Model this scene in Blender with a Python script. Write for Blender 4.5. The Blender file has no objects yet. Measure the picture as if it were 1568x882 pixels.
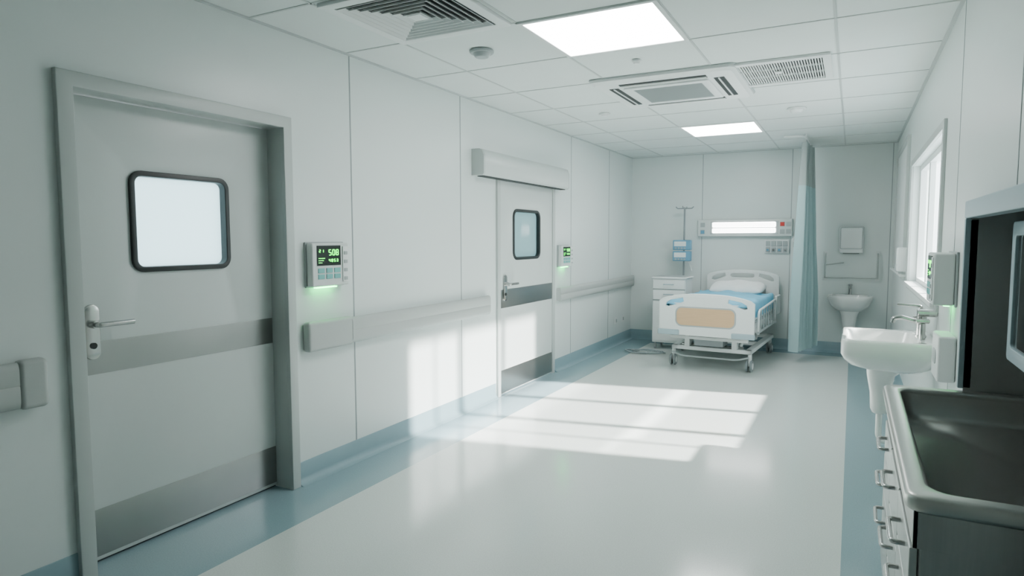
import bpy, bmesh, random
from math import *
from mathutils import Matrix, Vector
random.seed(4)
SC=bpy.context.scene
COL=SC.collection
XL,XR,YB,H=-2.849,.446,9.129,2.606
YN=-2.2
# ------------------------------------------------------------------ materials
def mat(name,col,rough=.5,metal=0,emis=None,es=0,bump=0,bscale=60,var=0,vscale=4,coat=0,stretch=None,trans=0,spec=None):
    m=bpy.data.materials.new(name); m.use_nodes=True
    nt=m.node_tree; N=nt.nodes; L=nt.links
    b=N["Principled BSDF"]
    b.inputs["Base Color"].default_value=(*col,1); b.inputs["Roughness"].default_value=rough
    b.inputs["Metallic"].default_value=metal
    if coat: b.inputs["Coat Weight"].default_value=coat; b.inputs["Coat Roughness"].default_value=.08
    if spec is not None: b.inputs["Specular IOR Level"].default_value=spec
    if emis: b.inputs["Emission Color"].default_value=(*emis,1); b.inputs["Emission Strength"].default_value=es
    tc=N.new("ShaderNodeTexCoord"); mp=N.new("ShaderNodeMapping"); L.new(tc.outputs["Object"],mp.inputs[0])
    if stretch: mp.inputs["Scale"].default_value=stretch
    if var:
        n=N.new("ShaderNodeTexNoise"); n.inputs["Scale"].default_value=vscale; L.new(mp.outputs[0],n.inputs["Vector"])
        r=N.new("ShaderNodeMapRange"); r.inputs["To Min"].default_value=1-var; r.inputs["To Max"].default_value=1+var
        L.new(n.outputs[0],r.inputs[0])
        x=N.new("ShaderNodeVectorMath"); x.operation='SCALE'; x.inputs[0].default_value=col
        L.new(r.outputs[0],x.inputs["Scale"]); L.new(x.outputs[0],b.inputs["Base Color"])
        if metal:
            r2=N.new("ShaderNodeMapRange"); r2.inputs["To Min"].default_value=max(.05,rough-.05); r2.inputs["To Max"].default_value=rough+.05
            L.new(n.outputs[0],r2.inputs[0]); L.new(r2.outputs[0],b.inputs["Roughness"])
    if bump:
        n=N.new("ShaderNodeTexNoise"); n.inputs["Scale"].default_value=bscale; L.new(mp.outputs[0],n.inputs["Vector"])
        bp=N.new("ShaderNodeBump"); bp.inputs["Strength"].default_value=bump; bp.inputs["Distance"].default_value=.002
        L.new(n.outputs[0],bp.inputs["Height"]); L.new(bp.outputs[0],b.inputs["Normal"])
    if trans:
        t=N.new("ShaderNodeBsdfTranslucent"); t.inputs[0].default_value=(*col,1)
        mx=N.new("ShaderNodeMixShader"); mx.inputs[0].default_value=trans
        L.new(b.outputs[0],mx.inputs[1]); L.new(t.outputs[0],mx.inputs[2]); L.new(mx.outputs[0],N["Material Output"].inputs[0])
    return m
M_wall=mat("wall_panel_paint",(.70,.755,.74),.32,bump=.03,bscale=30,var=.015,vscale=1.2)
M_ceil=mat("ceiling_tile",(.70,.75,.735),.8,bump=.15,bscale=220,var=.02)
M_grid=mat("ceiling_grid",(.50,.54,.53),.5,var=.01)
M_seam=mat("panel_joint",(.30,.34,.34),.5,var=.02)
M_base=mat("blue_vinyl_skirting",(.23,.345,.385),.35,var=.05,vscale=8)
M_door=mat("door_laminate",(.585,.63,.615),.33,bump=.02,var=.015)
M_frame=mat("door_frame_paint",(.49,.53,.515),.35,var=.02)
M_bump=mat("bumper_rail_vinyl",(.45,.48,.465),.5,bump=.1,bscale=150,var=.02)
M_steel=mat("brushed_steel",(.35,.35,.34),.30,1,var=.10,vscale=3,stretch=(1,.6,45))
M_steelV=mat("brushed_steel_dark",(.42,.42,.41),.38,1,var=.10,vscale=3,stretch=(40,40,.7))
M_niche=mat("satin_steel_lining",(.36,.365,.355),.45,.5,var=.10,vscale=3,stretch=(2,2,.5))
M_ctr=mat("counter_steel",(.52,.515,.49),.34,1,var=.04,vscale=3,stretch=(2,.5,2))
M_drawer=mat("drawer_steel",(.50,.52,.51),.36,.6,var=.05,vscale=3,stretch=(1,.6,30))
M_chrome=mat("satin_chrome",(.50,.50,.49),.2,1,var=.03)
M_black=mat("black_rubber",(.010,.014,.014),.4,var=.1)
M_dark=mat("dark_cavity",(.03,.035,.035),.7,var=.1)
M_white=mat("white_plastic",(.74,.77,.76),.35,var=.01)
M_hous=mat("thermostat_housing",(.62,.66,.64),.35,var=.01)
M_porc=mat("white_porcelain",(.82,.84,.82),.12,var=.008,coat=.5)
M_grayp=mat("grey_plastic",(.38,.42,.42),.45,var=.03)
M_blueg=mat("blue_grey_trim",(.33,.43,.47),.4,var=.03)
M_teal=mat("teal_button",(.14,.44,.42),.4,var=.03)
M_screen=mat("display_glass",(.002,.006,.004),.3,emis=(0,.12,.03),es=.05,spec=.2)
M_green=mat("green_led",(.0,.6,.05),.4,emis=(.0,1,.04),es=8)
M_glow=mat("green_led_bar",(.0,.6,.2),.4,emis=(.02,1,.2),es=22)
M_tan=mat("wood_laminate",(.60,.39,.22),.45,var=.08,vscale=6,stretch=(1,1,14))
M_sheet=mat("blue_bedsheet",(.18,.48,.66),.9,bump=.6,bscale=9,var=.07,vscale=5)
M_mat=mat("mattress_white",(.70,.76,.79),.85,bump=.3,bscale=15,var=.02)
M_pil=mat("pillow_cotton",(.80,.82,.82),.9,bump=.6,bscale=10,var=.02)
M_curt=mat("curtain_fabric",(.42,.58,.595),.9,bump=.3,bscale=60,var=.05,trans=.2)
M_net=mat("curtain_net",(.42,.48,.475),.9,bump=.5,bscale=300,var=.08,trans=.25)
M_red=mat("red_socket",(.7,.05,.04),.4,var=.03)
M_blue=mat("blue_device",(.13,.32,.46),.4,var=.05)
M_panel=mat("led_panel",(1,1,1),.5,emis=(.97,1,.985),es=20)
M_strip=mat("bed_light_strip",(1,1,1),.5,emis=(1,1,.98),es=10)
M_pane=mat("frosted_glass",(.76,.88,.90),.25,trans=.75)
M_pane2=mat("frosted_glass_green",(.36,.47,.48),.12,trans=.6)
M_blind=mat("window_blind",(.70,.74,.73),.6,var=.02)
M_tubing=mat("grey_tubing",(.25,.30,.31),.3,var=.1)
M_mirror=mat("dark_cabinet_glass",(.03,.035,.035),.08,coat=1,var=.05)
M_soff=mat("castor_grey",(.26,.29,.30),.5,var=.05)
def floormat():
    m=bpy.data.materials.new("vinyl_floor"); m.use_nodes=True; nt=m.node_tree; N=nt.nodes; L=nt.links
    b=N["Principled BSDF"]; tc=N.new("ShaderNodeTexCoord"); sp=N.new("ShaderNodeSeparateXYZ"); L.new(tc.outputs["Object"],sp.inputs[0])
    def cmp(sock,op,v):
        n=N.new("ShaderNodeMath"); n.operation=op; L.new(sock,n.inputs[0]); n.inputs[1].default_value=v; return n.outputs[0]
    a=cmp(sp.outputs[0],'LESS_THAN',-2.46); c=cmp(sp.outputs[0],'GREATER_THAN',0.0); d=cmp(sp.outputs[1],'GREATER_THAN',8.82)
    mx=N.new("ShaderNodeMath"); mx.operation='MAXIMUM'; L.new(a,mx.inputs[0]); L.new(c,mx.inputs[1])
    m2=N.new("ShaderNodeMath"); m2.operation='MAXIMUM'; L.new(mx.outputs[0],m2.inputs[0]); L.new(d,m2.inputs[1])
    mix=N.new("ShaderNodeMix"); mix.data_type='RGBA'; L.new(m2.outputs[0],mix.inputs[0])
    mix.inputs[6].default_value=(.64,.685,.66,1); mix.inputs[7].default_value=(.25,.36,.40,1)
    n=N.new("ShaderNodeTexNoise"); n.inputs["Scale"].default_value=160; n.inputs["Detail"].default_value=4; L.new(tc.outputs["Object"],n.inputs["Vector"])
    r=N.new("ShaderNodeMapRange"); r.inputs[1].default_value=.35; r.inputs[2].default_value=.65; r.inputs[3].default_value=.93; r.inputs[4].default_value=1.05; L.new(n.outputs[0],r.inputs[0])
    v=N.new("ShaderNodeVectorMath"); v.operation='SCALE'; L.new(mix.outputs[2],v.inputs[0]); L.new(r.outputs[0],v.inputs["Scale"])
    L.new(v.outputs[0],b.inputs["Base Color"])
    n2=N.new("ShaderNodeTexNoise"); n2.inputs["Scale"].default_value=2.2; n2.inputs["Detail"].default_value=5; L.new(tc.outputs["Object"],n2.inputs["Vector"])
    r2=N.new("ShaderNodeMapRange"); r2.inputs[3].default_value=.09; r2.inputs[4].default_value=.21; L.new(n2.outputs[0],r2.inputs[0]); L.new(r2.outputs[0],b.inputs["Roughness"])
    b.inputs["Specular IOR Level"].default_value=.8
    bp=N.new("ShaderNodeBump"); bp.inputs["Strength"].default_value=.06; bp.inputs["Distance"].default_value=.004
    n3=N.new("ShaderNodeTexNoise"); n3.inputs["Scale"].default_value=14; L.new(tc.outputs["Object"],n3.inputs["Vector"]); L.new(n3.outputs[0],bp.inputs["Height"]); L.new(bp.outputs[0],b.inputs["Normal"])
    return m
M_floor=floormat()
# ------------------------------------------------------------------ helpers
ORI={'L':Matrix(((0,0,1),(1,0,0),(0,1,0))),'R':Matrix(((0,0,-1),(-1,0,0),(0,1,0))),'B':Matrix(((1,0,0),(0,0,-1),(0,1,0))),'C':Matrix(((1,0,0),(0,-1,0),(0,0,-1))),'':Matrix.Identity(3)}
def group(name,loc,o='',rz=0):
    e=bpy.data.objects.new(name,None); e.empty_display_size=.1
    m=ORI[o].to_4x4(); e.matrix_world=Matrix.Translation(loc)@Matrix.Rotation(rz,4,'Z')@m
    COL.objects.link(e); return e
def finish(name,me,m,G,smooth=True,wn=False,ang=40):
    if m: me.materials.append(m)
    if smooth:
        me.shade_smooth(); me.set_sharp_from_angle(angle=radians(ang))
    ob=bpy.data.objects.new(name,me); COL.objects.link(ob)
    if G: ob.parent=G
    if wn:
        w=ob.modifiers.new("wn",'WEIGHTED_NORMAL'); w.keep_sharp=True
    return ob
def frombm(name,bm,m,G,**k):
    bmesh.ops.recalc_face_normals(bm,faces=bm.faces)
    me=bpy.data.meshes.new(name); bm.to_mesh(me); bm.free(); return finish(name,me,m,G,**k)
def addbox(bm,lo,hi,bev=0,seg=2,M=None):
    v=[bm.verts.new((x,y,z)) for x in (lo[0],hi[0]) for y in (lo[1],hi[1]) for z in (lo[2],hi[2])]
    fs=[bm.faces.new([v[i] for i in f]) for f in ((0,1,3,2),(4,6,7,5),(0,4,5,1),(2,3,7,6),(0,2,6,4),(1,5,7,3))]
    if bev:
        es=set(e for f in fs for e in f.edges)
        r=bmesh.ops.bevel(bm,geom=list(es),offset=bev,segments=seg,affect='EDGES',profile=.5)
        if M:
            vs=set(q for f in r['faces'] for q in f.verts); bmesh.ops.transform(bm,matrix=M,verts=list(vs))
    elif M: bmesh.ops.transform(bm,matrix=M,verts=v)
def box(name,lo,hi,m,G,bev=.003,seg=2,M=None):
    lo,hi=[min(a,b) for a,b in zip(lo,hi)],[max(a,b) for a,b in zip(lo,hi)]
    bm=bmesh.new(); addbox(bm,lo,hi,bev,seg,M); return frombm(name,bm,m,G,wn=bev>0)
def boxes(name,lst,m,G,bev=0,seg=2):
    bm=bmesh.new()
    for lo,hi in lst:
        lo,hi=[min(a,b) for a,b in zip(lo,hi)],[max(a,b) for a,b in zip(lo,hi)]
        addbox(bm,lo,hi,bev,seg)
    return frombm(name,bm,m,G,wn=bev>0)
def cyl(name,p0,p1,r,m,G,r2=None,n=24,bev=0):
    p0,p1=Vector(p0),Vector(p1); d=p1-p0; bm=bmesh.new()
    bmesh.ops.create_cone(bm,cap_ends=True,segments=n,radius1=r,radius2=r if r2 is None else r2,depth=d.length)
    if bev:
        es=[e for e in bm.edges if len(e.link_faces)==2 and any(len(f.verts)>4 for f in e.link_faces)]
        bmesh.ops.bevel(bm,geom=es,offset=bev,segments=3,affect='EDGES')
    q=d.to_track_quat('Z','Y').to_matrix().to_4x4(); bmesh.ops.transform(bm,matrix=Matrix.Translation((p0+p1)/2)@q,verts=bm.verts)
    return frombm(name,bm,m,G)
def roundpath(pts,rc,n=6,closed=False):
    pts=[Vector(p) for p in pts]; out=[]; N=len(pts)
    for i,p in enumerate(pts):
        if not closed and (i==0 or i==N-1): out.append(p); continue
        a=pts[i-1]-p; b=pts[(i+1)%N]-p
        r=min(rc,a.length*.49,b.length*.49); A=p+a.normalized()*r; B=p+b.normalized()*r
        for k in range(n+1):
            t=k/n; out.append(A*(1-t)**2+p*2*t*(1-t)+B*t*t)
    return out
def curve2mesh(name,cu,m,G,M=None,smooth=True,ang=40):
    ob=bpy.data.objects.new("tmp",cu); COL.objects.link(ob)
    dg=bpy.context.evaluated_depsgraph_get(); me=bpy.data.meshes.new_from_object(ob.evaluated_get(dg)); me.name=name
    bpy.data.objects.remove(ob); me.materials.clear()
    if M: me.transform(M)
    bm=bmesh.new(); bm.from_mesh(me); bmesh.ops.remove_doubles(bm,verts=bm.verts,dist=1e-5); bmesh.ops.recalc_face_normals(bm,faces=bm.faces); bm.to_mesh(me); bm.free()
    return finish(name,me,m,G,smooth=smooth,ang=ang)
def tube(name,pts,r,m,G,rc=.03,closed=False,res=4):
    cu=bpy.data.curves.new(name,'CURVE'); cu.dimensions='3D'; cu.bevel_depth=r; cu.bevel_resolution=res; cu.use_fill_caps=True
    P=roundpath(pts,rc,closed=closed); s=cu.splines.new('POLY'); s.points.add(len(P)-1)
    for q,p in zip(s.points,P): q.co=(*p,1)
    s.use_cyclic_u=closed
    return curve2mesh(name,cu,m,G)
def rr(cx,cy,w,h,r,n=6):
    out=[]; r=min(r,w/2-1e-4,h/2-1e-4)
    for (sx,sy,a0) in ((1,1,0),(-1,1,90),(-1,-1,180),(1,-1,270)):
        for k in range(n+1):
            a=radians(a0+90*k/n); out.append((cx+sx*(w/2-r)+r*cos(a),cy+sy*(h/2-r)+r*sin(a)))
    return out
def plate(name,loops,z0,z1,m,G,bev=.002,M=None):
    cu=bpy.data.curves.new(name,'CURVE'); cu.dimensions='2D'; cu.fill_mode='BOTH'
    for l in loops:
        s=cu.splines.new('POLY'); s.points.add(len(l)-1); s.use_cyclic_u=True
        for q,p in zip(s.points,l): q.co=(p[0],p[1],0,1)
    cu.extrude=abs(z1-z0)/2-bev; cu.bevel_depth=bev; cu.bevel_resolution=2; cu.offset=-bev
    T=Matrix.Translation((0,0,(z0+z1)/2)); 
    return curve2mesh(name,cu,m,G,M=(M@T if M else T))
def loft(name,rings,m,G,cap0=True,cap1=True,ang=50):
    bm=bmesh.new(); R=[[bm.verts.new(p) for p in r] for r in rings]; n=len(R[0])
    for a,b in zip(R[:-1],R[1:]):
        for i in range(n): bm.faces.new((a[i],a[(i+1)%n],b[(i+1)%n],b[i]))
    if cap0: bm.faces.new(R[0][::-1])
    if cap1: bm.faces.new(R[-1])
    return frombm(name,bm,m,G,ang=ang)
def ringz(pts,z): return [(p[0],p[1],z) for p in pts]
def extr(name,prof,y0,y1,m,G=None,axis='Y',ang=40):
    f=(lambda a,z,t:(a,t,z)) if axis=='Y' else (lambda a,z,t:(t,a,z))
    return loft(name,[[f(a,z,y0) for a,z in prof],[f(a,z,y1) for a,z in prof]],m,G,ang=ang)
XZ=Matrix(((1,0,0,0),(0,0,-1,0),(0,1,0,0),(0,0,0,1)))   # plate XY -> XZ plane, normal -Y
# ------------------------------------------------------------------ room shell
box("floor",(XL-.2,YN-.2,-.1),(XR+.8,YB+.2,0),M_floor,None,bev=0)
T=.16
boxes("wall_left",[((XL-T,YN,0),(XL,1.50,H)),((XL-T,1.50,2.10),(XL,2.655,H)),((XL-T,2.655,0),(XL,5.12,H)),((XL-T,5.12,1.99),(XL,6.33,H)),((XL-T,6.33,0),(XL,YB,H))],M_wall,None)
box("wall_back",(XL-T,YB,0),(XR+T,YB+.15,H),M_wall,None,bev=0)
box("wall_near",(XL-T,YN-.15,0),(XR+T,YN,H),M_wall,None,bev=0)
W1=(4.42,6.60,1.07,2.07)
boxes("wall_right",[((XR,YN,0),(XR+T,1.45,H)),((XR,1.45,1.57),(XR+T,3.15,H)),((XR,3.15,0),(XR+T,W1[0],H)),((XR,W1[0],0),(XR+T,W1[1],W1[2])),((XR,W1[0],W1[3]),(XR+T,W1[1],H)),((XR,W1[1],0),(XR+T,YB,H))],M_wall,None)
boxes("wall_niche",[((1.10,1.35,0),(1.18,3.25,1.67)),((XR+T,1.35,0),(1.10,1.45,1.67)),((XR+T,1.45,1.571),(1.10,3.15,1.67)),((XR+T,3.152,0),(1.10,3.25,1.67))],M_wall,None)
GX=[-.12+.76*k for k in range(-4,2)]; GY=[3.16+.73*k for k in range(-8,10)]
box("ceiling",(XL-T,YN-.15,H+.004),(XR+T,YB+.15,H+.12),M_ceil,None,bev=0)
bm=bmesh.new()
for x in GX:
    if XL<x<XR: addbox(bm,(x-.007,YN,H+.001),(x+.007,YB,H+.004))
for y in GY:
    if YN<y<YB: addbox(bm,(XL,y-.007,H+.001),(XR,y+.007,H+.004))
addbox(bm,(XL,YN,H-.004),(XL+.02,YB,H+.004)); addbox(bm,(XR-.02,YN,H-.004),(XR,YB,H+.004)); addbox(bm,(XL,YB-.02,H-.004),(XR,YB,H+.004))
frombm("trim_ceiling_grid",bm,M_grid,None,smooth=False)
boxes("trim_left",[((XL,y-.005,.135),(XL+.0015,y+.005,H)) for y in (3.20,4.50,6.84,8.13,-.2)],M_seam,None)
boxes("trim_back",[((x-.004,YB-.0015,.135),(x+.004,YB,H)) for x in (-1.85,-.72,.40)],M_seam,None)
boxes("trim_right",[((XR-.0015,y-.004,1.60 if y<3.1 else .135),(XR,y+.004,H)) for y in (2.52,3.85)],M_seam,None)
def prof(s,x0): return [(x0,0),(x0+s*.045,0),(x0+s*.028,.006),(x0+s*.014,.02),(x0+s*.007,.045),(x0+s*.006,.13),(x0+s*.003,.135),(x0,.135)]
for i,(a,b) in enumerate(((YN,1.465),(2.69,5.07),(6.38,YB))):
    extr("baseboard_left"+("" if i==0 else "_%d"%i),prof(1,XL),a,b,M_base)
extr("baseboard_back",prof(-1,YB),XL,XR,M_base,axis='X')
extr("baseboard_right",prof(-1,XR),3.2,YB,M_base)
extr("baseboard_right_1",prof(-1,XR),YN,1.4,M_base)
# ------------------------------------------------------------------ doors
def lever(G,px,pz,z0,s=1):
    plate("handle_plate",[rr(px,pz,.066,.245,.032)],z0,z0+.012,M_chrome,G,bev=.003)
    cyl("handle_rose",(px,pz+.035,z0+.01),(px,pz+.035,z0+.045),.017,M_chrome,G)
    tube("lever",[(px,pz+.035,z0+.045),(px,pz+.035,z0+.062),(px+s*.155,pz+.035,z0+.062)],.0115,M_chrome,G,rc=.02)
    cyl("lock_cylinder",(px,pz-.06,z0+.01),(px,pz-.06,z0+.018),.014,M_black,G)
G=group("door_1",(XL,0,0),'L')
dz=-.105
plate("leaf",[[(1.528,.012),(2.627,.012),(2.627,2.07),(1.528,2.07)],rr(2.085,1.535,.50,.44,.045)],dz-.05,dz,M_door,G,bev=.002)
plate("window_gasket",[rr(2.085,1.535,.533,.473,.058),rr(2.085,1.535,.483,.423,.035)],dz-.035,dz+.014,M_black,G,bev=.003)
plate("window_pane",[rr(2.085,1.535,.50,.44,.045)],dz-.035,dz-.029,M_pane,G,bev=.0005)
box("mid_steel_band",(1.532,.855,dz),(2.623,1.0,dz+.003),M_steel,G,bev=.001)
box("kick_plate",(1.532,.03,dz),(2.623,.245,dz+.003),M_steel,G,bev=.001)
box("drop_seal",(1.532,.003,dz-.04),(2.623,.012,dz-.01),M_black,G,bev=0)
lever(G,1.625,1.045,dz)
o=[(1.465,0),(1.465,2.135),(2.685,2.135),(2.685,0),(2.625,0),(2.625,2.072),(1.530,2.072),(1.530,0)]
plate("architrave",[o],0,.03,M_frame,G,bev=.004)
plate("jamb",[[(1.50,0),(1.50,2.10),(2.655,2.10),(2.655,0),(2.628,0),(2.628,2.073),(1.527,2.073),(1.527,0)]],-.155,.0,M_frame,G,bev=.001)
G=group("door_2",(XL,0,0),'L')
plate("leaf",[[(5.148,.012),(6.302,.012),(6.302,1.975),(5.148,1.975)],rr(5.70,1.495,.56,.45,.06)],-.04,.008,M_door,G,bev=.002)
plate("window_gasket",[rr(5.70,1.495,.60,.485,.08),rr(5.70,1.495,.54,.43,.05)],-.02,.016,M_black,G,bev=.003)
plate("window_pane",[rr(5.70,1.495,.56,.45,.06)],-.03,-.024,M_pane2,G,bev=.0005)
box("mid_steel_band",(5.152,.815,.008),(6.298,.985,.011),M_steel,G,bev=.001)
box("kick_plate",(5.152,.02,.008),(6.298,.235,.011),M_steel,G,bev=.001)
lever(G,5.235,1.0,.008)
plate("frame",[[(5.09,0),(5.09,2.0),(6.36,2.0),(6.36,0),(6.305,0),(6.305,1.98),(5.145,1.98),(5.145,0)]],0,.02,M_frame,G,bev=.003)
plate("jamb",[[(5.12,0),(5.12,1.99),(6.33,1.99),(6.33,0),(6.306,0),(6.306,1.981),(5.144,1.981),(5.144,0)]],-.155,.0,M_frame,G,bev=.001)
G=group("sliding_door_track_housing",(XL,0,0),'L')
pr=[(0,1.985),(.105,1.985),(.12,2.0),(.12,2.15),(.10,2.195),(.075,2.205),(0,2.205)]
loft("cover",[[(4.70,b,a) for a,b in pr],[(6.48,b,a) for a,b in pr]],M_door,G)
loft("end_cap",[[(4.675,b,a) for a,b in pr],[(4.70,b,a) for a,b in pr]],M_frame,G)
loft("end_cap_far",[[(6.48,b,a) for a,b in pr],[(6.50,b,a) for a,b in pr]],M_frame,G)
box("guide_slot",(4.72,1.978,.03),(6.46,1.986,.09),M_dark,G,bev=0)
def bumper(y0,y1,z0,z1,cap0=False,cap1=False):
    G=group("wall_bumper_rail",(XL,y0,0),'L'); L_=y1-y0
    d=.052; zm=(z0+z1)/2
    pr=[(0,z0+.012),(.012,z0+.008),(.034,z0+.002),(.046,z0+.008),(d,z0+.03),(d,zm-.004),(d-.003,zm),(d,zm+.004),(d,z1-.03),(.046,z1-.008),(.034,z1-.002),(.012,z1-.008),(0,z1-.012)]
    a=.38 if cap0 else 0; b=.10 if cap1 else 0
    loft("rail_cover",[[(a,q,p) for p,q in pr],[(L_-b,q,p) for p,q in pr]],M_bump,G,ang=60)
    def ec(n,x0,x1): box(n,(x0,z0-.004,0),(x1,z1+.004,d+.005),M_bump,G,bev=.018,seg=4)
    if cap0: ec("end_cap",0,a)
    if cap1: ec("end_cap_far",L_-b,L_)
bumper(YN+.1,1.37,.80,.985,cap1=True)
bumper(2.75,4.90,.79,.96,cap0=True)
bumper(6.44,YB-.01,.77,.925)
# ------------------------------------------------------------------ control panels with green display
SEG={'0':'abcdef','1':'bc','2':'abged','3':'abgcd','4':'fgbc','5':'afgcd','6':'afgedc','7':'abc','8':'abcdefg','9':'abcdfg'}
def digit(bm,c,x,y,w,h,z):
    t=w*.2; s=SEG[c]; hh=h/2
    S={'a':((x+t,y+h-t),(x+w-t,y+h)),'g':((x+t,y+hh-t/2),(x+w-t,y+hh+t/2)),'d':((x+t,y),(x+w-t,y+t)),'f':((x,y+hh),(x+t,y+h-t/2)),'b':((x+w-t,y+hh),(x+w,y+h-t/2)),'e':((x,y+t/2),(x+t,y+hh)),'c':((x+w-t,y+t/2),(x+w,y+hh))}
    for k in s: addbox(bm,(*S[k][0],z),(*S[k][1],z+.0012))
def control(loc,o,w,h,d=.06):
    G=group("thermostat",loc,o)
    box("back_plate",(-w/2-.006,-h/2-.006,0.001),(w/2+.006,h/2+.006,.012),M_grayp,G,bev=.004)
    box("housing",(-w/2,-h/2,.012),(w/2,h/2,d),M_hous,G,bev=.010,seg=3)
    sw=w*.64; sx=-w*.38; sy=-h*.02
    box("display",(sx,sy,d),(sx+sw,sy+h*.46,d+.003),M_screen,G,bev=.001)
    bm=bmesh.new(); z=d+.003
    dw=sw*.11
    for i,c in enumerate("508"): digit(bm,c,sx+sw*.48+i*sw*.155,sy+h*.23,dw,h*.14,z)
    for i,c in enumerate("21"): digit(bm,c,sx+sw*.08+i*sw*.12,sy+h*.30,dw*.6,h*.07,z)
    for i,c in enumerate("4853"): digit(bm,c,sx+sw*.48+i*sw*.11,sy+h*.08,dw*.6,h*.07,z)
    for i in range(3): addbox(bm,(sx+sw*.06,sy+h*(.06+.05*i),z),(sx+sw*(.20+.06*i),sy+h*(.072+.05*i),z+.001))
    frombm("display_digits",bm,M_green,G,smooth=False)
    boxes("buttons",[((sx+sw*(.04+.34*i),-h*.19-h*.14*j,d),(sx+sw*(.30+.34*i),-h*.08-h*.14*j,d+.004)) for i in range(3) for j in range(2)],M_teal,G,bev=.0015)
    box("side_module",(w*.31,-h*.42,d),(w*.46,h*.42,d+.006),M_white,G,bev=.003)
    boxes("side_keys",[((w*.34,h*.22-h*.2*j,d+.006),(w*.43,h*.30-h*.2*j,d+.010)) for j in range(4)],M_grayp,G,bev=.001)
    box("status_light_bar",(-w*.35,-h/2-.010,.02),(w*.2,-h/2-.004,.045),M_glow,G,bev=.001)
    return G
control((XL,2.94,1.30),'L',.31,.26)
control((XL,6.60,1.265),'L',.30,.23)
control((XR,3.80,1.255),'R',.28,.25,d=.10)
# ------------------------------------------------------------------ right wall: windows
G=group("window_1",(XR,0,0),'')
y0,y1,z0,z1=W1
def fr(n,x0,x1,y0,y1,z0,z1,t,m,bev=.003):
    boxes(n,[((x0,y0,z0),(x1,y0+t,z1)),((x0,y1-t,z0),(x1,y1,z1)),((x0,y0+t,z0),(x1,y1-t,z0+t)),((x0,y0+t,z1-t),(x1,y1-t,z1))],m,G,bev=bev)
fr("architrave",-.018,0,y0-.05,y1+.05,z0-.05,z1+.05,.05,M_frame)
fr("sash_frame",.05,.10,y0,y1,z0,z1,.045,M_white)
boxes("mullions",[((.055,y-.035,z0+.045),(.095,y+.035,z1-.045)) for y in (y0+(y1-y0)/3,y0+2*(y1-y0)/3)],M_white,G,bev=.003)
boxes("mullion_thin",[((.065,y-.012,z0+.045),(.085,y+.012,z1-.045)) for y in (y0+(y1-y0)/6,)],M_white,G,bev=.002)
box("sill",(-.04,y0+.001,z0-.02),(.055,y1-.001,z0+.010),M_white,G,bev=.004)
G=group("window_2",(XR,0,0),'')
y0,y1,z0,z1=7.10,8.70,1.12,2.36
fr("architrave",-.03,0,y0-.05,y1+.05,z0-.05,z1+.05,.05,M_frame)
boxes("blind_slats",[((-.012,y0+k*(y1-y0)/12+.004,z0),(-.002,y0+(k+1)*(y1-y0)/12-.004,z1)) for k in range(12)],M_blind,G,bev=.002)
box("sill",(-.05,y0-.06,z0-.03),(0,y1+.06,z0-.005),M_white,G,bev=.005)
G=group("soap_dispenser",(XR,6.85,1.24),'R')
box("body",(-.055,-.09,0),(.055,.13,.09),M_white,G,bev=.015,seg=3)
box("nozzle",(-.02,-.11,.03),(.02,-.09,.07),M_grayp,G,bev=.004)
box("push_plate",(-.04,-.08,.09),(.04,-.02,.10),M_grayp,G,bev=.004)
G=group("glove_dispenser",(XR,3.72,.88),'R')
box("body",(-.12,-.11,0),(.12,.11,.075),M_white,G,bev=.012,seg=3)
plate("opening",[rr(0,0,.13,.07,.034)],.072,.078,M_grayp,G,bev=.001)
# ------------------------------------------------------------------ right sink
G=group("wash_basin",(XR,4.45,0),'')
cx=-.245; w=.485; d=.62
S=lambda sx,sy,r,z,ox=0:ringz(rr(cx+ox,0,w*sx,d*sy,r),z)
rings=[S(.35,.35,.07,.67,.05),S(.62,.62,.10,.68,.03),S(.84,.84,.10,.71,.01),S(.93,.93,.08,.745),S(.965,.965,.06,.765),S(1,1,.045,.785),S(1,1,.045,.852),S(.985,.985,.04,.866),S(.96,.965,.035,.870)]
inn=[(.78,.84,.07,.868,-.03),(.755,.82,.07,.858,-.03),(.72,.79,.08,.80,-.03),(.65,.69,.10,.745,-.03),(.45,.5,.08,.72,-.03),(.1,.1,.02,.712,-.03)]
rings+=[ringz(rr(cx+o,0,w*a,d*b,r),z) for a,b,r,z,o in inn]
loft("basin",rings,M_porc,G)
cyl("drain",(cx-.03,0,.713),(cx-.03,0,.717),.025,M_chrome,G)
loft("semi_pedestal",[ringz(rr(-.27+o,0,a,b,.05),z) for a,b,z,o in ((.22,.22,.695,.03),(.15,.15,.63,.0),(.11,.11,.52,.0),(.10,.10,.42,.0),(.08,.08,.395,.0),(.05,.05,.39,.0))],M_porc,G)
tube("trap_pipe",[(-.27,0,.40),(-.27,0,.22),(-.12,0,.22),(-.12,0,.30),(-.002,0,.30)],.018,M_porc,G,rc=.05)
cyl("faucet_base",(-.075,0,.868),(-.075,0,.885),.03,M_chrome,G,bev=.004)
cyl("faucet_body",(-.075,0,.88),(-.075,0,1.04),.024,M_chrome,G,bev=.006)
tube("spout",[(-.075,0,.955),(-.18,0,.985),(-.215,0,.975),(-.22,0,.95)],.014,M_chrome,G,rc=.03)
tube("lever",[(-.075,0,1.035),(-.08,0,1.055),(-.20,0,1.06)],.009,M_chrome,G,rc=.01)
for s in (-1,1):
    cyl("tap_%d"%(s+2),(-.075,s*.09,.868),(-.075,s*.09,.96),.016,M_chrome,G,bev=.004)
    cyl("tap_knob_%d"%(s+2),(-.11,s*.09,.975),(-.04,s*.09,.975),.014,M_chrome,G,bev=.004)
cyl("wall_valve",(-.10,-.06,1.02),(-.002,-.06,1.02),.022,M_chrome,G,bev=.004)
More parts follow.
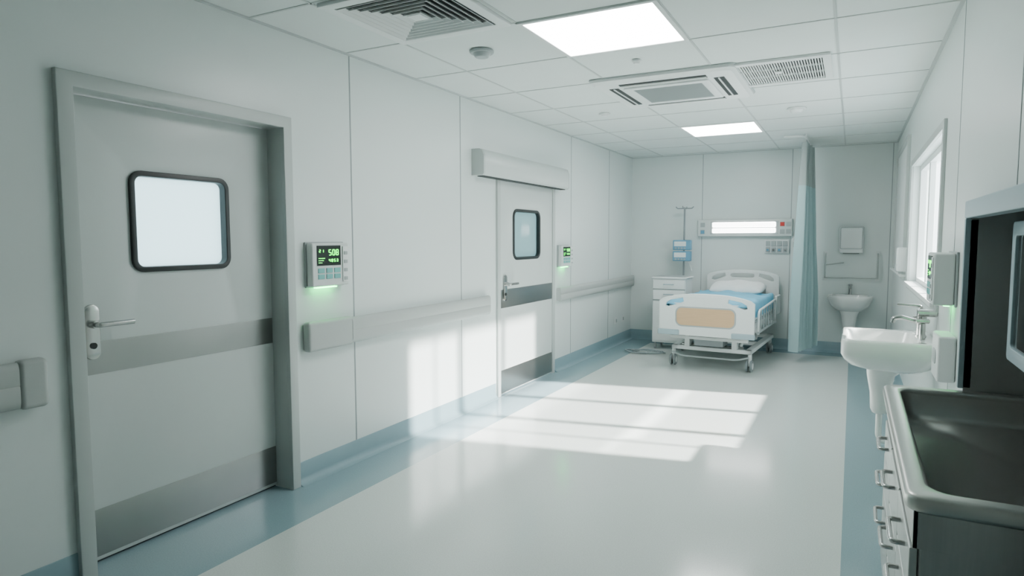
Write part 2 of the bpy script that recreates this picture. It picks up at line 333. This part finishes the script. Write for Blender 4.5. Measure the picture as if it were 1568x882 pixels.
# ------------------------------------------------------------------ steel counter in niche
G=group("stainless_steel_counter",(.6,2.46,0),'')
cx0,cx1,cy0,cy1=.133-.6,1.06-.6,1.777-2.46,3.140-2.46
W_,D_=cx1-cx0,cy1-cy0; mx_,my_=(cx0+cx1)/2,(cy0+cy1)/2
out=rr(mx_,my_,W_,D_,.05,8); inn=rr(mx_+.0,my_,W_-.12,D_-.12,.05,8)
plate("rolled_rim",[out,inn],.79,.835,M_ctr,G,bev=.014)
rg=[ringz(rr(mx_,my_,W_-.115,D_-.115,.052,8),.826),ringz(rr(mx_,my_,W_-.125,D_-.125,.052,8),.80),ringz(rr(mx_,my_,W_-.15,D_-.15,.06,8),.735),ringz(rr(mx_,my_,W_-.19,D_-.19,.06,8),.715),ringz(rr(mx_,my_,.1,.1,.02,8),.708)]
loft("tray_basin",rg,M_ctr,G,cap0=False)
box("cabinet_body",(cx0+.035,cy0+.03,.09),(cx1-.03,cy1-.03,.70),M_steelV,G,bev=.006)
boxes("top_apron",[((cx0+.02,cy0+.015,.70),(cx0+.03,cy1-.015,.80)),((cx0+.02,cy0+.015,.70),(cx1-.02,cy0+.025,.80))],M_steelV,G,bev=.001)
fx=cx0+.035; n=3; seg=(D_-.06-.02)/n
for i in range(n):
    a=cy0+.04+i*seg; b=a+seg-.012
    rows=((.11,.40),(.41,.55),(.56,.69)) if i!=1 else ((.11,.29),(.30,.49),(.50,.69))
    for j,(p,q) in enumerate(rows):
        box("drawer_front_%d_%d"%(i,j),(fx-.02,a,p),(fx-.001,b,q),M_drawer,G,bev=.004)
        zc=q-.045; yc=(a+b)/2
        tube("drawer_handle_%d_%d"%(i,j),[(fx-.02,yc-.08,zc),(fx-.052,yc-.08,zc),(fx-.052,yc+.08,zc),(fx-.02,yc+.08,zc)],.007,M_chrome,G,rc=.02)
for i,(x,y) in enumerate(((cx0+.08,cy0+.08),(cx1-.08,cy0+.08),(cx0+.08,cy1-.08),(cx1-.08,cy1-.08))):
    cyl("castor_fork_%d"%i,(x,y,.05),(x,y,.09),.014,M_chrome,G); cyl("castor_wheel_%d"%i,(x-.012,y,.033),(x+.012,y,.033),.033,M_black,G,bev=.005)
G=group("niche_steel_lining",(XR,0,0),'')
boxes("side_panel",[((-.03,3.142,.0),(.65,3.151,1.565)),((.645,1.455,.0),(.653,3.142,1.565)),((-.03,1.451,.0),(.65,1.457,1.565))],M_niche,G)
boxes("top_panel",[((0,1.457,1.562),(.645,3.142,1.569))],M_blueg,G)
boxes("frame_bar",[((-.05,1.42,1.53),(.0,3.17,1.60)),((-.05,3.142,.84),(-.0,3.17,1.53))],M_blueg,G,bev=.006)
G=group("wall_cabinet",(.52,2.4,1.0),'')
box("carcass",(.02,-.55,.02),(.565,.50,.50),M_grayp,G,bev=.006)
plate("door_frame",[rr(0,.26,1.06,.50,.02),rr(0,.26,.96,.40,.015)],0,.03,M_blueg,G,bev=.004,M=Matrix.Translation((.02,-.02,0))@ORI['R'].to_4x4())
box("door_glass",(.0,-.51,.05),(.012,.47,.47),M_mirror,G,bev=.001)
# ------------------------------------------------------------------ ceiling fixtures
def clight(name,tx,ty,w=.76,d=.73,s=None):
    G=group(name,(tx+w/2,ty+d/2,H),'C')
    plate("trim",[rr(0,0,w-.0,d-.0,.004),rr(0,0,w-.05,d-.05,.004)],-.004,.006,M_white,G,bev=.001)
    box("diffuser",(-w/2+.026,-d/2+.026,-.003),(w/2-.026,d/2-.026,.001),M_panel,G,bev=0)
clight("ceiling_light_panel",-1.64,3.16); clight("ceiling_light_panel",-1.64,6.81)
G=group("air_diffuser",(-2.02,2.795,H),'C')
plate("outer_flange",[rr(0,0,.72,.70,.01),rr(0,0,.60,.58,.004)],-.004,.016,M_white,G,bev=.002)
box("plenum",(-.30,-.29,-.003),(.30,.29,-.0015),M_dark,G,bev=0)
bm=bmesh.new()
for k in range(1,8):
    a=.295*k/7.6; b=a+.016
    def q(s,z): return [(-s,-s*.967,z),(s,-s*.967,z),(s,s*.967,z),(-s,s*.967,z)]
    O=q(b,.018);I=q(a,.000); O2=q(b+.003,.018); I2=q(a+.003,.000)
    vs=[[bm.verts.new(p) for p in r] for r in (I,O,O2,I2)]
    for A,B in ((0,1),(1,2),(2,3),(3,0)):
        for i in range(4): bm.faces.new((vs[A][i],vs[A][(i+1)%4],vs[B][(i+1)%4],vs[B][i]))
frombm("louvre_blades",bm,M_white,G,smooth=False)
boxes("core_cap",[((-.04,-.04,.008),(.04,.04,.019))],M_white,G,bev=.002)
# ceiling cassette
G=group("ceiling_cassette_air_conditioner",(-1.24,5.02,H),'C')
loft("face_panel",[ringz(rr(0,0,1.02,1.0,.05),-.003),ringz(rr(0,0,1.02,1.0,.05),.020),ringz(rr(0,0,.97,.95,.05),.036),ringz(rr(0,0,.5,.5,.02),.038)],M_white,G,ang=20)
plate("panel_edge_shadow_line",[rr(0,0,1.04,1.02,.05),rr(0,0,1.01,.99,.05)],-.003,.004,M_grayp,G,bev=.001)  # solid grey rim, coloured in as the shadow line around the panel
S_=.035
boxes("air_slots",[((-.31,.38-S_,.0),(.31,.38+S_,.040)),((-.31,-.38-S_,.0),(.31,-.38+S_,.040)),((.38-S_,-.31,.0),(.38+S_,.31,.040)),((-.38-S_,-.31,.0),(-.38+S_,.31,.040))],M_dark,G)
boxes("air_flaps",[((-.31,.374,.038),(.31,.384,.046)),((-.31,-.384,.038),(.31,-.374,.046)),((.374,-.31,.038),(.384,.31,.046)),((-.384,-.31,.038),(-.374,.31,.046))],M_white,G,bev=.002)
plate("grille_frame",[rr(0,0,.62,.62,.02),rr(0,0,.50,.50,.01)],.030,.050,M_white,G,bev=.003)
box("grille_back",(-.25,-.25,.033),(.25,.25,.040),M_dark,G,bev=0)
boxes("grille_slats",[((-.25,-.246+k*.0145,.040),(.25,-.239+k*.0145,.046)) for k in range(34)],M_grayp,G)
G=group("return_air_grille",(-.49,4.90,H),'C')
plate("frame",[rr(0,0,.66,.70,.01),rr(0,0,.56,.58,.004)],-.003,.014,M_white,G,bev=.003)
box("cavity",(-.28,-.29,-.0032),(.28,.29,-.0015),M_dark,G,bev=0)
boxes("slats",[((-.278+k*.0165,-.29,-.001),(-.271+k*.0165,.29,.008)) for k in range(34)],M_white,G)
boxes("cross_bars",[((-.28,-.1,-.001),(.28,-.095,.010)),((-.28,.1,-.001),(.28,.105,.010))],M_white,G)
box("latch",(-.02,.0,.010),(.02,.06,.018),M_white,G,bev=.003)
for nm,x,y,r in (("smoke_detector",-2.06,3.51,.075),("smoke_detector",-.48,6.34,.08),("sprinkler_head",-1.28,4.16,.03),("sprinkler_head",-2.07,5.76,.05)):
    G=group(nm,(x,y,H),'C')
    cyl("base",(0,0,-.003),(0,0,.015),r,M_grayp if r==.075 else M_white,G,bev=.004)
    cyl("sensor",(0,0,.015),(0,0,.04 if r>.06 else .025),r*.75,M_grayp if r==.075 else M_white,G,r2=r*.55,bev=.003)
# ------------------------------------------------------------------ back wall items
G=group("bed_head_wall_unit",(-1.295,YB,1.595),'B')
box("housing",(-.60,-.115,0),(.60,.115,.07),M_hous,G,bev=.012,seg=3)
box("lamp_recess",(-.43,-.085,.066),(.43,.09,.072),M_grayp,G,bev=.004)
box("lamp_upper",(-.40,.01,.070),(.40,.075,.085),M_strip,G,bev=.01)
box("lamp_lower",(-.40,-.065,.070),(.40,-.005,.085),M_strip,G,bev=.01)
boxes("sockets",[((sx-.03,sy-.03,.07),(sx+.03,sy+.03,.076)) for sx in (-.53,.48,.555) for sy in (-.05,.045)],M_grayp,G,bev=.003)
box("emergency_socket",(.455,.02,.076),(.505,.07,.080),M_red,G,bev=.002)
box("data_socket",(-.555,-.075,.076),(-.505,-.03,.080),M_blue,G,bev=.002)
G=group("medical_gas_outlet_panel",(-.88,YB,1.35),'B')
box("plate",(-.15,-.09,0),(.15,.09,.03),M_white,G,bev=.006)
boxes("outlet_modules",[((-.135+k*.07,-.075+j*.08,.03),(-.08+k*.07,-.01+j*.08,.045)) for k in range(4) for j in range(2)],M_grayp,G,bev=.004)
for k in range(4): cyl("valve_%d"%k,(-.107+k*.07,-.045,.04),(-.107+k*.07,-.045,.07),.014,M_chrome if k%2 else M_blue,G)
G=group("suction_regulator",(-.66,YB,1.38),'B')
cyl("gauge",(0,.06,.02),(0,.06,.06),.035,M_white,G,bev=.004); box("body",(-.02,-.04,0),(.02,.05,.05),M_grayp,G,bev=.004)
tube("hose",[(0,-.03,.03),(0,-.25,.03),(-.03,-.45,.03),(.0,-.60,.02)],.006,M_white,G,rc=.1)
G=group("paper_towel_dispenser",(-.015,YB,1.435),'B')
box("body",(-.135,-.165,0),(.135,.165,.11),M_white,G,bev=.02,seg=4)
plate("front_cover_edge",[rr(0,.02,.25,.27,.02),rr(0,.02,.235,.255,.015)],.108,.114,M_grayp,G,bev=.001)
box("front_cover",(-.115,-.10,.11),(.115,.145,.118),M_white,G,bev=.004)
box("paper_slot",(-.09,-.172,.03),(.09,-.163,.08),M_dark,G,bev=.001)
G=group("grab_rail",(-.01,YB,1.09),'B')
for s in (-1,1):
    tube("rail_%d"%(s+2),[(s*.29,.17,.0),(s*.29,.17,.07),(s*.29,-.13,.07),(s*.29,-.13,.0)],.010,M_bump,G,rc=.04)
    box("mount_%d"%(s+2),(s*.29-.025,-.17,0),(s*.29+.025,-.10,.012),M_white,G,bev=.003)
    box("mount_top_%d"%(s+2),(s*.29-.025,.14,0),(s*.29+.025,.20,.012),M_white,G,bev=.003)
tube("lower_rail",[(-.28,-.13,.05),(.28,-.13,.05)],.007,M_bump,G)
tube("upper_rail",[(-.28,.03,.07),(-.08,.06,.03)],.007,M_bump,G)
G=group("wall_hung_basin",(-.01,YB,0),'')
w,d=.50,.40; cy=-.205
def SS(a,b,r,z,o=0): return ringz(rr(0,cy+o,w*a,d*b,r,8),z)
loft("basin",[SS(.3,.35,.07,.55,.04),SS(.6,.6,.1,.57,.03),SS(.85,.85,.14,.63,.01),SS(.97,.97,.16,.70),SS(1,1,.16,.72),SS(1,1,.16,.745),SS(.98,.98,.15,.755),SS(.80,.72,.13,.752,-.02),SS(.74,.66,.12,.72,-.02),SS(.55,.5,.09,.64,-.02),SS(.1,.1,.02,.62,-.02)],M_porc,G)
loft("semi_pedestal",[ringz(rr(0,-.15+o,a,b,.06,8),z) for a,b,z,o in ((.24,.22,.58,0),(.18,.18,.50,0),(.15,.15,.38,0),(.13,.13,.30,.02),(.05,.05,.29,.03))],M_porc,G)
cyl("faucet_body",(0,-.05,.752),(0,-.05,.86),.020,M_chrome,G,bev=.004)
tube("spout",[(0,-.05,.83),(0,-.14,.86),(0,-.17,.83)],.011,M_chrome,G,rc=.03)
cyl("faucet_knob",(0,-.05,.86),(0,-.05,.885),.026,M_chrome,G,bev=.006)
for y in (8.45,8.75):
    G=group("wall_socket",(XL,y,.33),'L'); box("plate",(-.04,-.045,0),(.04,.045,.01),M_white,G,bev=.003); box("inset",(-.022,-.022,.01),(.022,.022,.013),M_grayp,G,bev=.002)
# ------------------------------------------------------------------ curtain
G=group("privacy_curtain",(-.50,8.45,0),'')
def cur(name,z0,z1,m,nz):
    bm=bmesh.new(); n=420; rows=[]
    for j in range(nz+1):
        z=z0+(z1-z0)*j/nz; f=min(1,(1-z/2.6)*1.4); A=.028+.034*f; D=.04+.13*f; row=[]
        for i in range(n+1):
            s=i/n; ph=2*pi*9*s+.35*sin(2*z+s*9)
            x=A*(sin(ph)+.22*sin(2.3*ph+1+z))+D*(s-.5)+.012*sin(23*s+z*1.1); y=-.34+.70*s+.028*cos(ph)
            row.append(bm.verts.new((x,y,z)))
        rows.append(row)
    for a,b in zip(rows[:-1],rows[1:]):
        for i in range(n): bm.faces.new((a[i],a[i+1],b[i+1],b[i]))
    return frombm(name,bm,m,G,ang=180)
cur("fabric",.13,2.06,M_curt,24); cur("net_header",2.06,2.545,M_net,6)
tube("track",[(-.22,-.60,H-.025),(-.02,-.58,H-.025),(.0,-.40,H-.025),(0,.675,H-.025)],.012,M_white,G,rc=.15)
for k in range(12): cyl("glider_%d"%k,(0,-.34+k*.062,2.54),(0,-.34+k*.062,H-.03),.005,M_grayp,G,n=8)
for k,y in enumerate((-.5,0,.55)): cyl("hanger_%d"%k,(0,y,H-.03),(0,y,H+.003),.01,M_white,G)
# ------------------------------------------------------------------ bedside cabinet
G=group("bedside_cabinet",(-2.10,8.56,0),'')
box("body",(-.215,-.20,.09),(.215,.20,.93),M_white,G,bev=.008)
box("top",(-.23,-.22,.93),(.23,.21,.955),M_white,G,bev=.01,seg=3)
box("top_tray",(-.20,-.18,.955),(.20,.18,.960),M_grayp,G,bev=.002)
boxes("drawer",[((-.205,-.216,.80),(.205,-.20,.915)),((-.205,-.216,.66),(.205,-.20,.785))],M_white,G,bev=.004)
boxes("shadow_gap",[((-.21,-.202,.785),(.21,-.199,.80)),((-.21,-.202,.64),(.21,-.199,.66))],M_grayp,G)
box("door",(-.205,-.216,.12),(.205,-.20,.64),M_white,G,bev=.004)
tube("drawer_pull",[(-.06,-.21,.86),(-.06,-.24,.86),(.06,-.24,.86),(.06,-.21,.86)],.006,M_blueg,G,rc=.01)
tube("drawer_pull_low",[(-.06,-.21,.73),(-.06,-.24,.73),(.06,-.24,.73),(.06,-.21,.73)],.006,M_blueg,G,rc=.01)
tube("door_pull",[(.16,-.21,.45),(.16,-.24,.45),(.16,-.24,.55),(.16,-.21,.55)],.006,M_blueg,G,rc=.01)
for i,(x,y) in enumerate(((-.18,-.16),(.18,-.16),(-.18,.16),(.18,.16))):
    cyl("castor_wheel_%d"%i,(x-.012,y,.03),(x+.012,y,.03),.03,M_soff,G,bev=.004); cyl("castor_stem_%d"%i,(x,y,.05),(x,y,.095),.012,M_soff,G)
# ------------------------------------------------------------------ IV stand
G=group("iv_drip_stand",(-2.045,8.935,0),'')
for k in range(5):
    a=2*pi*k/5+.3; e=(.135*cos(a),.135*sin(a))
    tube("leg_%d"%k,[(0,0,.12),(e[0]*.5,e[1]*.5,.10),(e[0],e[1],.06)],.010,M_chrome,G,rc=.05)
    cyl("wheel_%d"%k,(e[0]-.01,e[1],.022),(e[0]+.01,e[1],.022),.022,M_soff,G,bev=.004)
cyl("pole",(0,0,.10),(0,0,1.88),.012,M_soff,G)
for s in (-1,1):
    tube("hook_%d"%(s+2),[(0,0,1.865),(s*.10,0,1.865),(s*.12,0,1.89)],.007,M_soff,G,rc=.02)
    tube("hook_y_%d"%(s+2),[(0,0,1.865),(0,s*.10,1.865),(0,s*.12,1.89)],.007,M_soff,G,rc=.02)
for j,z in enumerate((1.15,1.30)):
    box("pump_%d"%j,(-.13,-.11,z),(.11,-.01,z+.135),M_blue,G,bev=.01,seg=3)
    box("pump_screen_%d"%j,(-.11,-.115,z+.05),(.05,-.109,z+.115),M_white,G,bev=.002)
    boxes("pump_keys_%d"%j,[((-.10+.04*q,-.116,z+.015),(-.075+.04*q,-.109,z+.035)) for q in range(4)],M_grayp,G,bev=.001)
tube("drip_line",[(.05,-.05,1.20),(.10,-.05,1.08),(.12,-.04,1.0),(.05,-.02,1.45)],.003,M_white,G,rc=.05)
# ------------------------------------------------------------------ hospital bed
G=group("hospital_bed",(-1.335,8.05,0),'',rz=radians(-3.2))
for i,(x,y) in enumerate(((-.42,-.66),(.42,-.66),(-.40,.72),(.40,.72))):
    for s in (-1,1): cyl("castor_wheel_%d_%d"%(i,s+1),(x+s*.022-.012,y-.02,.065),(x+s*.022+.012,y-.02,.065),.065,M_soff,G,bev=.008)
    for s in (-1,1): cyl("castor_hub_%d_%d"%(i,s+1),(x+s*.036-.002,y-.02,.065),(x+s*.036+.002,y-.02,.065),.035,M_white,G,bev=.001)
    box("castor_fork_%d"%i,(x-.012,y-.03,.06),(x+.012,y+.03,.15),M_white,G,bev=.006)
    cyl("castor_stem_%d"%i,(x,y,.13),(x,y,.20),.022,M_white,G)
boxes("base_frame",[((-.44,-.69,.19),(-.37,.76,.235)),((.37,-.69,.19),(.44,.76,.235)),((-.44,-.69,.19),(.44,-.63,.235)),((-.44,.70,.19),(.44,.76,.235)),((-.37,-.03,.19),(.37,.03,.235))],M_white,G,bev=.008)
boxes("upper_frame",[((-.43,-.90,.435),(-.38,.92,.51)),((.38,-.90,.435),(.43,.92,.51)),((-.43,-.90,.435),(.43,-.85,.51)),((-.43,.87,.455),(.43,.92,.51)),((-.38,-.3,.46),(.38,-.25,.50)),((-.38,.3,.46),(.38,.35,.50))],M_white,G,bev=.006)
for i,s in enumerate((-1,1)):
    tube("lift_arm_foot_%d"%i,[(s*.30,-.60,.23),(s*.30,-.25,.46)],.022,M_white,G)
    tube("lift_arm_head_%d"%i,[(s*.30,.30,.23),(s*.30,.62,.46)],.022,M_white,G)
    box("corner_bracket_%d"%i,(s*.30-.09,-.80,.345),(s*.30+.09,-.60,.43),M_white,G,bev=.008)
    box("bracket_slot_%d"%i,(s*.30-.05,-.805,.365),(s*.30+.05,-.80,.39),M_soff,G,bev=.001)
    box("bracket_link_%d"%i,(s*.26-.03,-.70,.23),(s*.26+.03,-.62,.36),M_white,G,bev=.006)
tube("actuator",[(0,-.5,.26),(0,.1,.42)],.03,M_soff,G); cyl("lift_crossbar",(-.34,-.60,.24),(.34,-.60,.24),.018,M_chrome,G)
boxes("lower_cross_beam",[((-.42,-.80,.33),(.42,-.75,.365))],M_white,G,bev=.006)
box("motor_box",(-.16,-.78,.26),(.16,-.56,.40),M_soff,G,bev=.012,seg=3)
tube("brake_pedal_bar",[(-.42,-.72,.16),(-.30,-.76,.13),(.30,-.76,.13),(.42,-.72,.16)],.010,M_grayp,G,rc=.04)
boxes("mattress_deck",[((-.43,-.88,.51),(.43,-.30,.54)),((-.43,-.28,.51),(.43,.25,.54)),((-.43,.27,.51),(.43,.90,.54))],M_grayp,G,bev=.006)
def rbz(w,d,cyy,z,r=.07): return ringz(rr(0,cyy,w,d,r,8),z)
loft("mattress",[rbz(.84,1.72,0,.54),rbz(.87,1.76,0,.56),rbz(.87,1.76,0,.72),rbz(.84,1.73,0,.74)],M_mat,G)
bm=bmesh.new(); nx,ny=60,90; vs=[]
for j in range(ny+1):
    y=-.89+1.42*j/ny; row=[]
    for i in range(nx+1):
        u=-1+2*i/nx; s=u*.62
        if abs(s)<.43: x=s; z=.765
        else:
            t=abs(s)-.43; x=(.43+.022*min(1,t/.03))*(1 if s>0 else -1); z=.765-max(0,t-.008)
        wv=.012*sin(9*x+5*y)+.009*sin(23*x-11*y+2)+.007*sin(31*y+4*x)
        if abs(s)<.43: z+=wv+.01*(1-abs(s)/.43)
        else: x+=(.007*sin(26*y)+.004*sin(51*y+1))*(1 if s>0 else -1)
        if j<3: z-=.012*(3-j)
        if j>ny-3: z+=.006*(j-ny+3)
        row.append(bm.verts.new((x,y,z)))
    vs.append(row)
for a,b in zip(vs[:-1],vs[1:]):
    for i in range(nx): bm.faces.new((a[i],a[i+1],b[i+1],b[i]))
ob=frombm("bed_sheet",bm,M_sheet,G,ang=180); so=ob.modifiers.new("s",'SOLIDIFY'); so.thickness=.008
bm=bmesh.new(); n=36; top=[];bot=[]
for j in range(n+1):
    a=[];b=[]
    for i in range(n+1):
        u=-1+2*i/n; v=-1+2*j/n
        e=max(0,(1-abs(u)**3.0))**.5*max(0,(1-abs(v)**3.0))**.5
        X=.34*u*(1-.07*v*v); Y=.21*v*(1-.07*u*u)
        wr=.008*sin(7*u+3*v)*e+.004*sin(15*v-9*u)*e
        a.append(bm.verts.new((X,.66+Y,.815+.085*e+wr+.03*v))); b.append(bm.verts.new((X,.66+Y,.815-.06*e+.03*v)))
    top.append(a);bot.append(b)
for R in (top,bot):
    for a,b in zip(R[:-1],R[1:]):
        for i in range(n): bm.faces.new((a[i],a[i+1],b[i+1],b[i]))
bmesh.ops.remove_doubles(bm,verts=bm.verts,dist=.0005)
frombm("pillow",bm,M_pil,G,ang=180)
def board(name,y,w,z0,z1,ar,cut):
    def top(x): return z1-ar*abs(2*x/w)**2.5
    N=24; L=[(-w/2,z0+.04),(-w/2+.03,z0),(w/2-.03,z0),(w/2,z0+.04)]
    L+=[( w/2-w*k/N, top(w/2-w*k/N) - (.02 if k in (0,N) else 0)) for k in range(N+1)]
    loops=[L]
    for c in cut: loops.append(c)
    plate(name,loops,-.02,.02,M_white,G,bev=.008,M=Matrix.Translation((0,y,0))@XZ)
def hcut(s,zt,w):
    return [(s*w*.24,zt-.015),(s*w*.37,zt-.04),(s*w*.42,zt-.07),(s*w*.43,zt-.105),(s*w*.40,zt-.115),(s*w*.30,zt-.085),(s*w*.23,zt-.055)]
board("foot_board",-.93,1.02,.39,.855,.07,[hcut(1,.82,1.02),hcut(-1,.82,1.02)])
plate("foot_board_insert",[rr(0,.60,.62,.19,.06)],0,.006,M_tan,G,bev=.002,M=Matrix.Translation((0,-.952,0))@XZ)
plate("foot_board_groove",[rr(0,.60,.65,.22,.07)],0,.003,M_grayp,G,bev=.001,M=Matrix.Translation((0,-.9505,0))@XZ)
for i,s in enumerate((-1,1)):
    box("foot_corner_bumper_%d"%i,(s*.40-.12,-.965,.39),(s*.40+.12,-.925,.45),M_blueg,G,bev=.012,seg=3)
    cyl("foot_post_%d"%i,(s*.36,-.90,.42),(s*.36,-.90,.60),.018,M_white,G)
    cyl("head_post_%d"%i,(s*.36,.92,.44),(s*.36,.92,.62),.018,M_white,G)
w=.92
board("head_board",.95,w,.52,1.04,.06,[hcut(1,1.01,w),hcut(-1,1.01,w),rr(0,.965,.30,.05,.024)])
plate("head_board_panel",[rr(0,.76,.60,.20,.05)],0,.006,M_grayp,G,bev=.002,M=Matrix.Translation((0,.928,0))@XZ)
for s,nm in ((-1,"left"),(1,"right")):
    X=s*.480
    tube("side_rail_top_"+nm,[(X,-.55,.40),(X,-.55,.66),(X,.55,.70),(X,.55,.40)],.013,M_white,G,rc=.08)
    for k in range(6): tube("side_rail_bar_%s_%d"%(nm,k),[(X,-.40+k*.16,.42),(X,-.40+k*.16,.66+.006*k)],.008,M_grayp,G)
    tube("side_rail_low_"+nm,[(X,-.58,.42),(X,.58,.42)],.014,M_grayp,G)
    for k,yy in enumerate((-.4,.4)): box("side_rail_mount_%s_%d"%(nm,k),(s*.42,yy-.03,.40),(s*.475,yy+.03,.46),M_white,G,bev=.005)
    box("side_control_panel_"+nm,(X-.015,.58,.50),(X+.015,.86,.74),M_white,G,bev=.012,seg=3)
# ------------------------------------------------------------------ tubing on floor
G=group("coiled_tubing",(-2.30,8.02,0),'')
P=[]
for k in range(70):
    a=k*.42; r=.13+.05*sin(k*.31)
    P.append((r*1.3*cos(a)+.05*sin(k*.2),r*.8*sin(a),.012+.003*(k%5)))
tube("hose",P,.008,M_tubing,G,rc=.02)
box("connector",(-.05,-.12,.0),(.04,-.08,.035),M_grayp,G,bev=.006); box("clamp",(.12,.02,.0),(.20,.06,.03),M_tubing,G,bev=.006)
# ------------------------------------------------------------------ lights
def sun(name,slope,energy,ang=1.8,col=(1,.99,.95)):
    l=bpy.data.lights.new(name,'SUN'); l.energy=energy; l.angle=radians(ang); l.color=col
    o=bpy.data.objects.new(name,l); COL.objects.link(o)
    d=Vector((-1,-.20,-slope)); o.rotation_euler=d.to_track_quat('-Z','Y').to_euler(); o.location=(6,6,6)
sun("sun",1.0,21); sun("added_sun_low",.62,25); sun("added_sun_lower",.40,19)  # lower suns added to carry the window patches to the left wall
w=bpy.data.worlds.new("world"); SC.world=w; w.use_nodes=True
bg=w.node_tree.nodes["Background"]; bg.inputs[0].default_value=(.86,.97,1,1); bg.inputs[1].default_value=6.2
# ------------------------------------------------------------------ camera
yaw,pit,rol=radians(27.824),radians(4.328),radians(-.104)
F=Vector((-sin(yaw)*cos(pit),cos(yaw)*cos(pit),-sin(pit))); R=Vector((cos(yaw),sin(yaw),0)); U=R.cross(F)
R2=R*cos(rol)+U*sin(rol); U2=-R*sin(rol)+U*cos(rol)
cd=bpy.data.cameras.new("camera"); cd.sensor_width=36; cd.lens=36*986.6/1568; cd.clip_start=.02
cam=bpy.data.objects.new("camera",cd); COL.objects.link(cam)
m=Matrix((R2,U2,-F)).transposed().to_4x4(); m.translation=(0,0,1.45); cam.matrix_world=m
SC.camera=cam
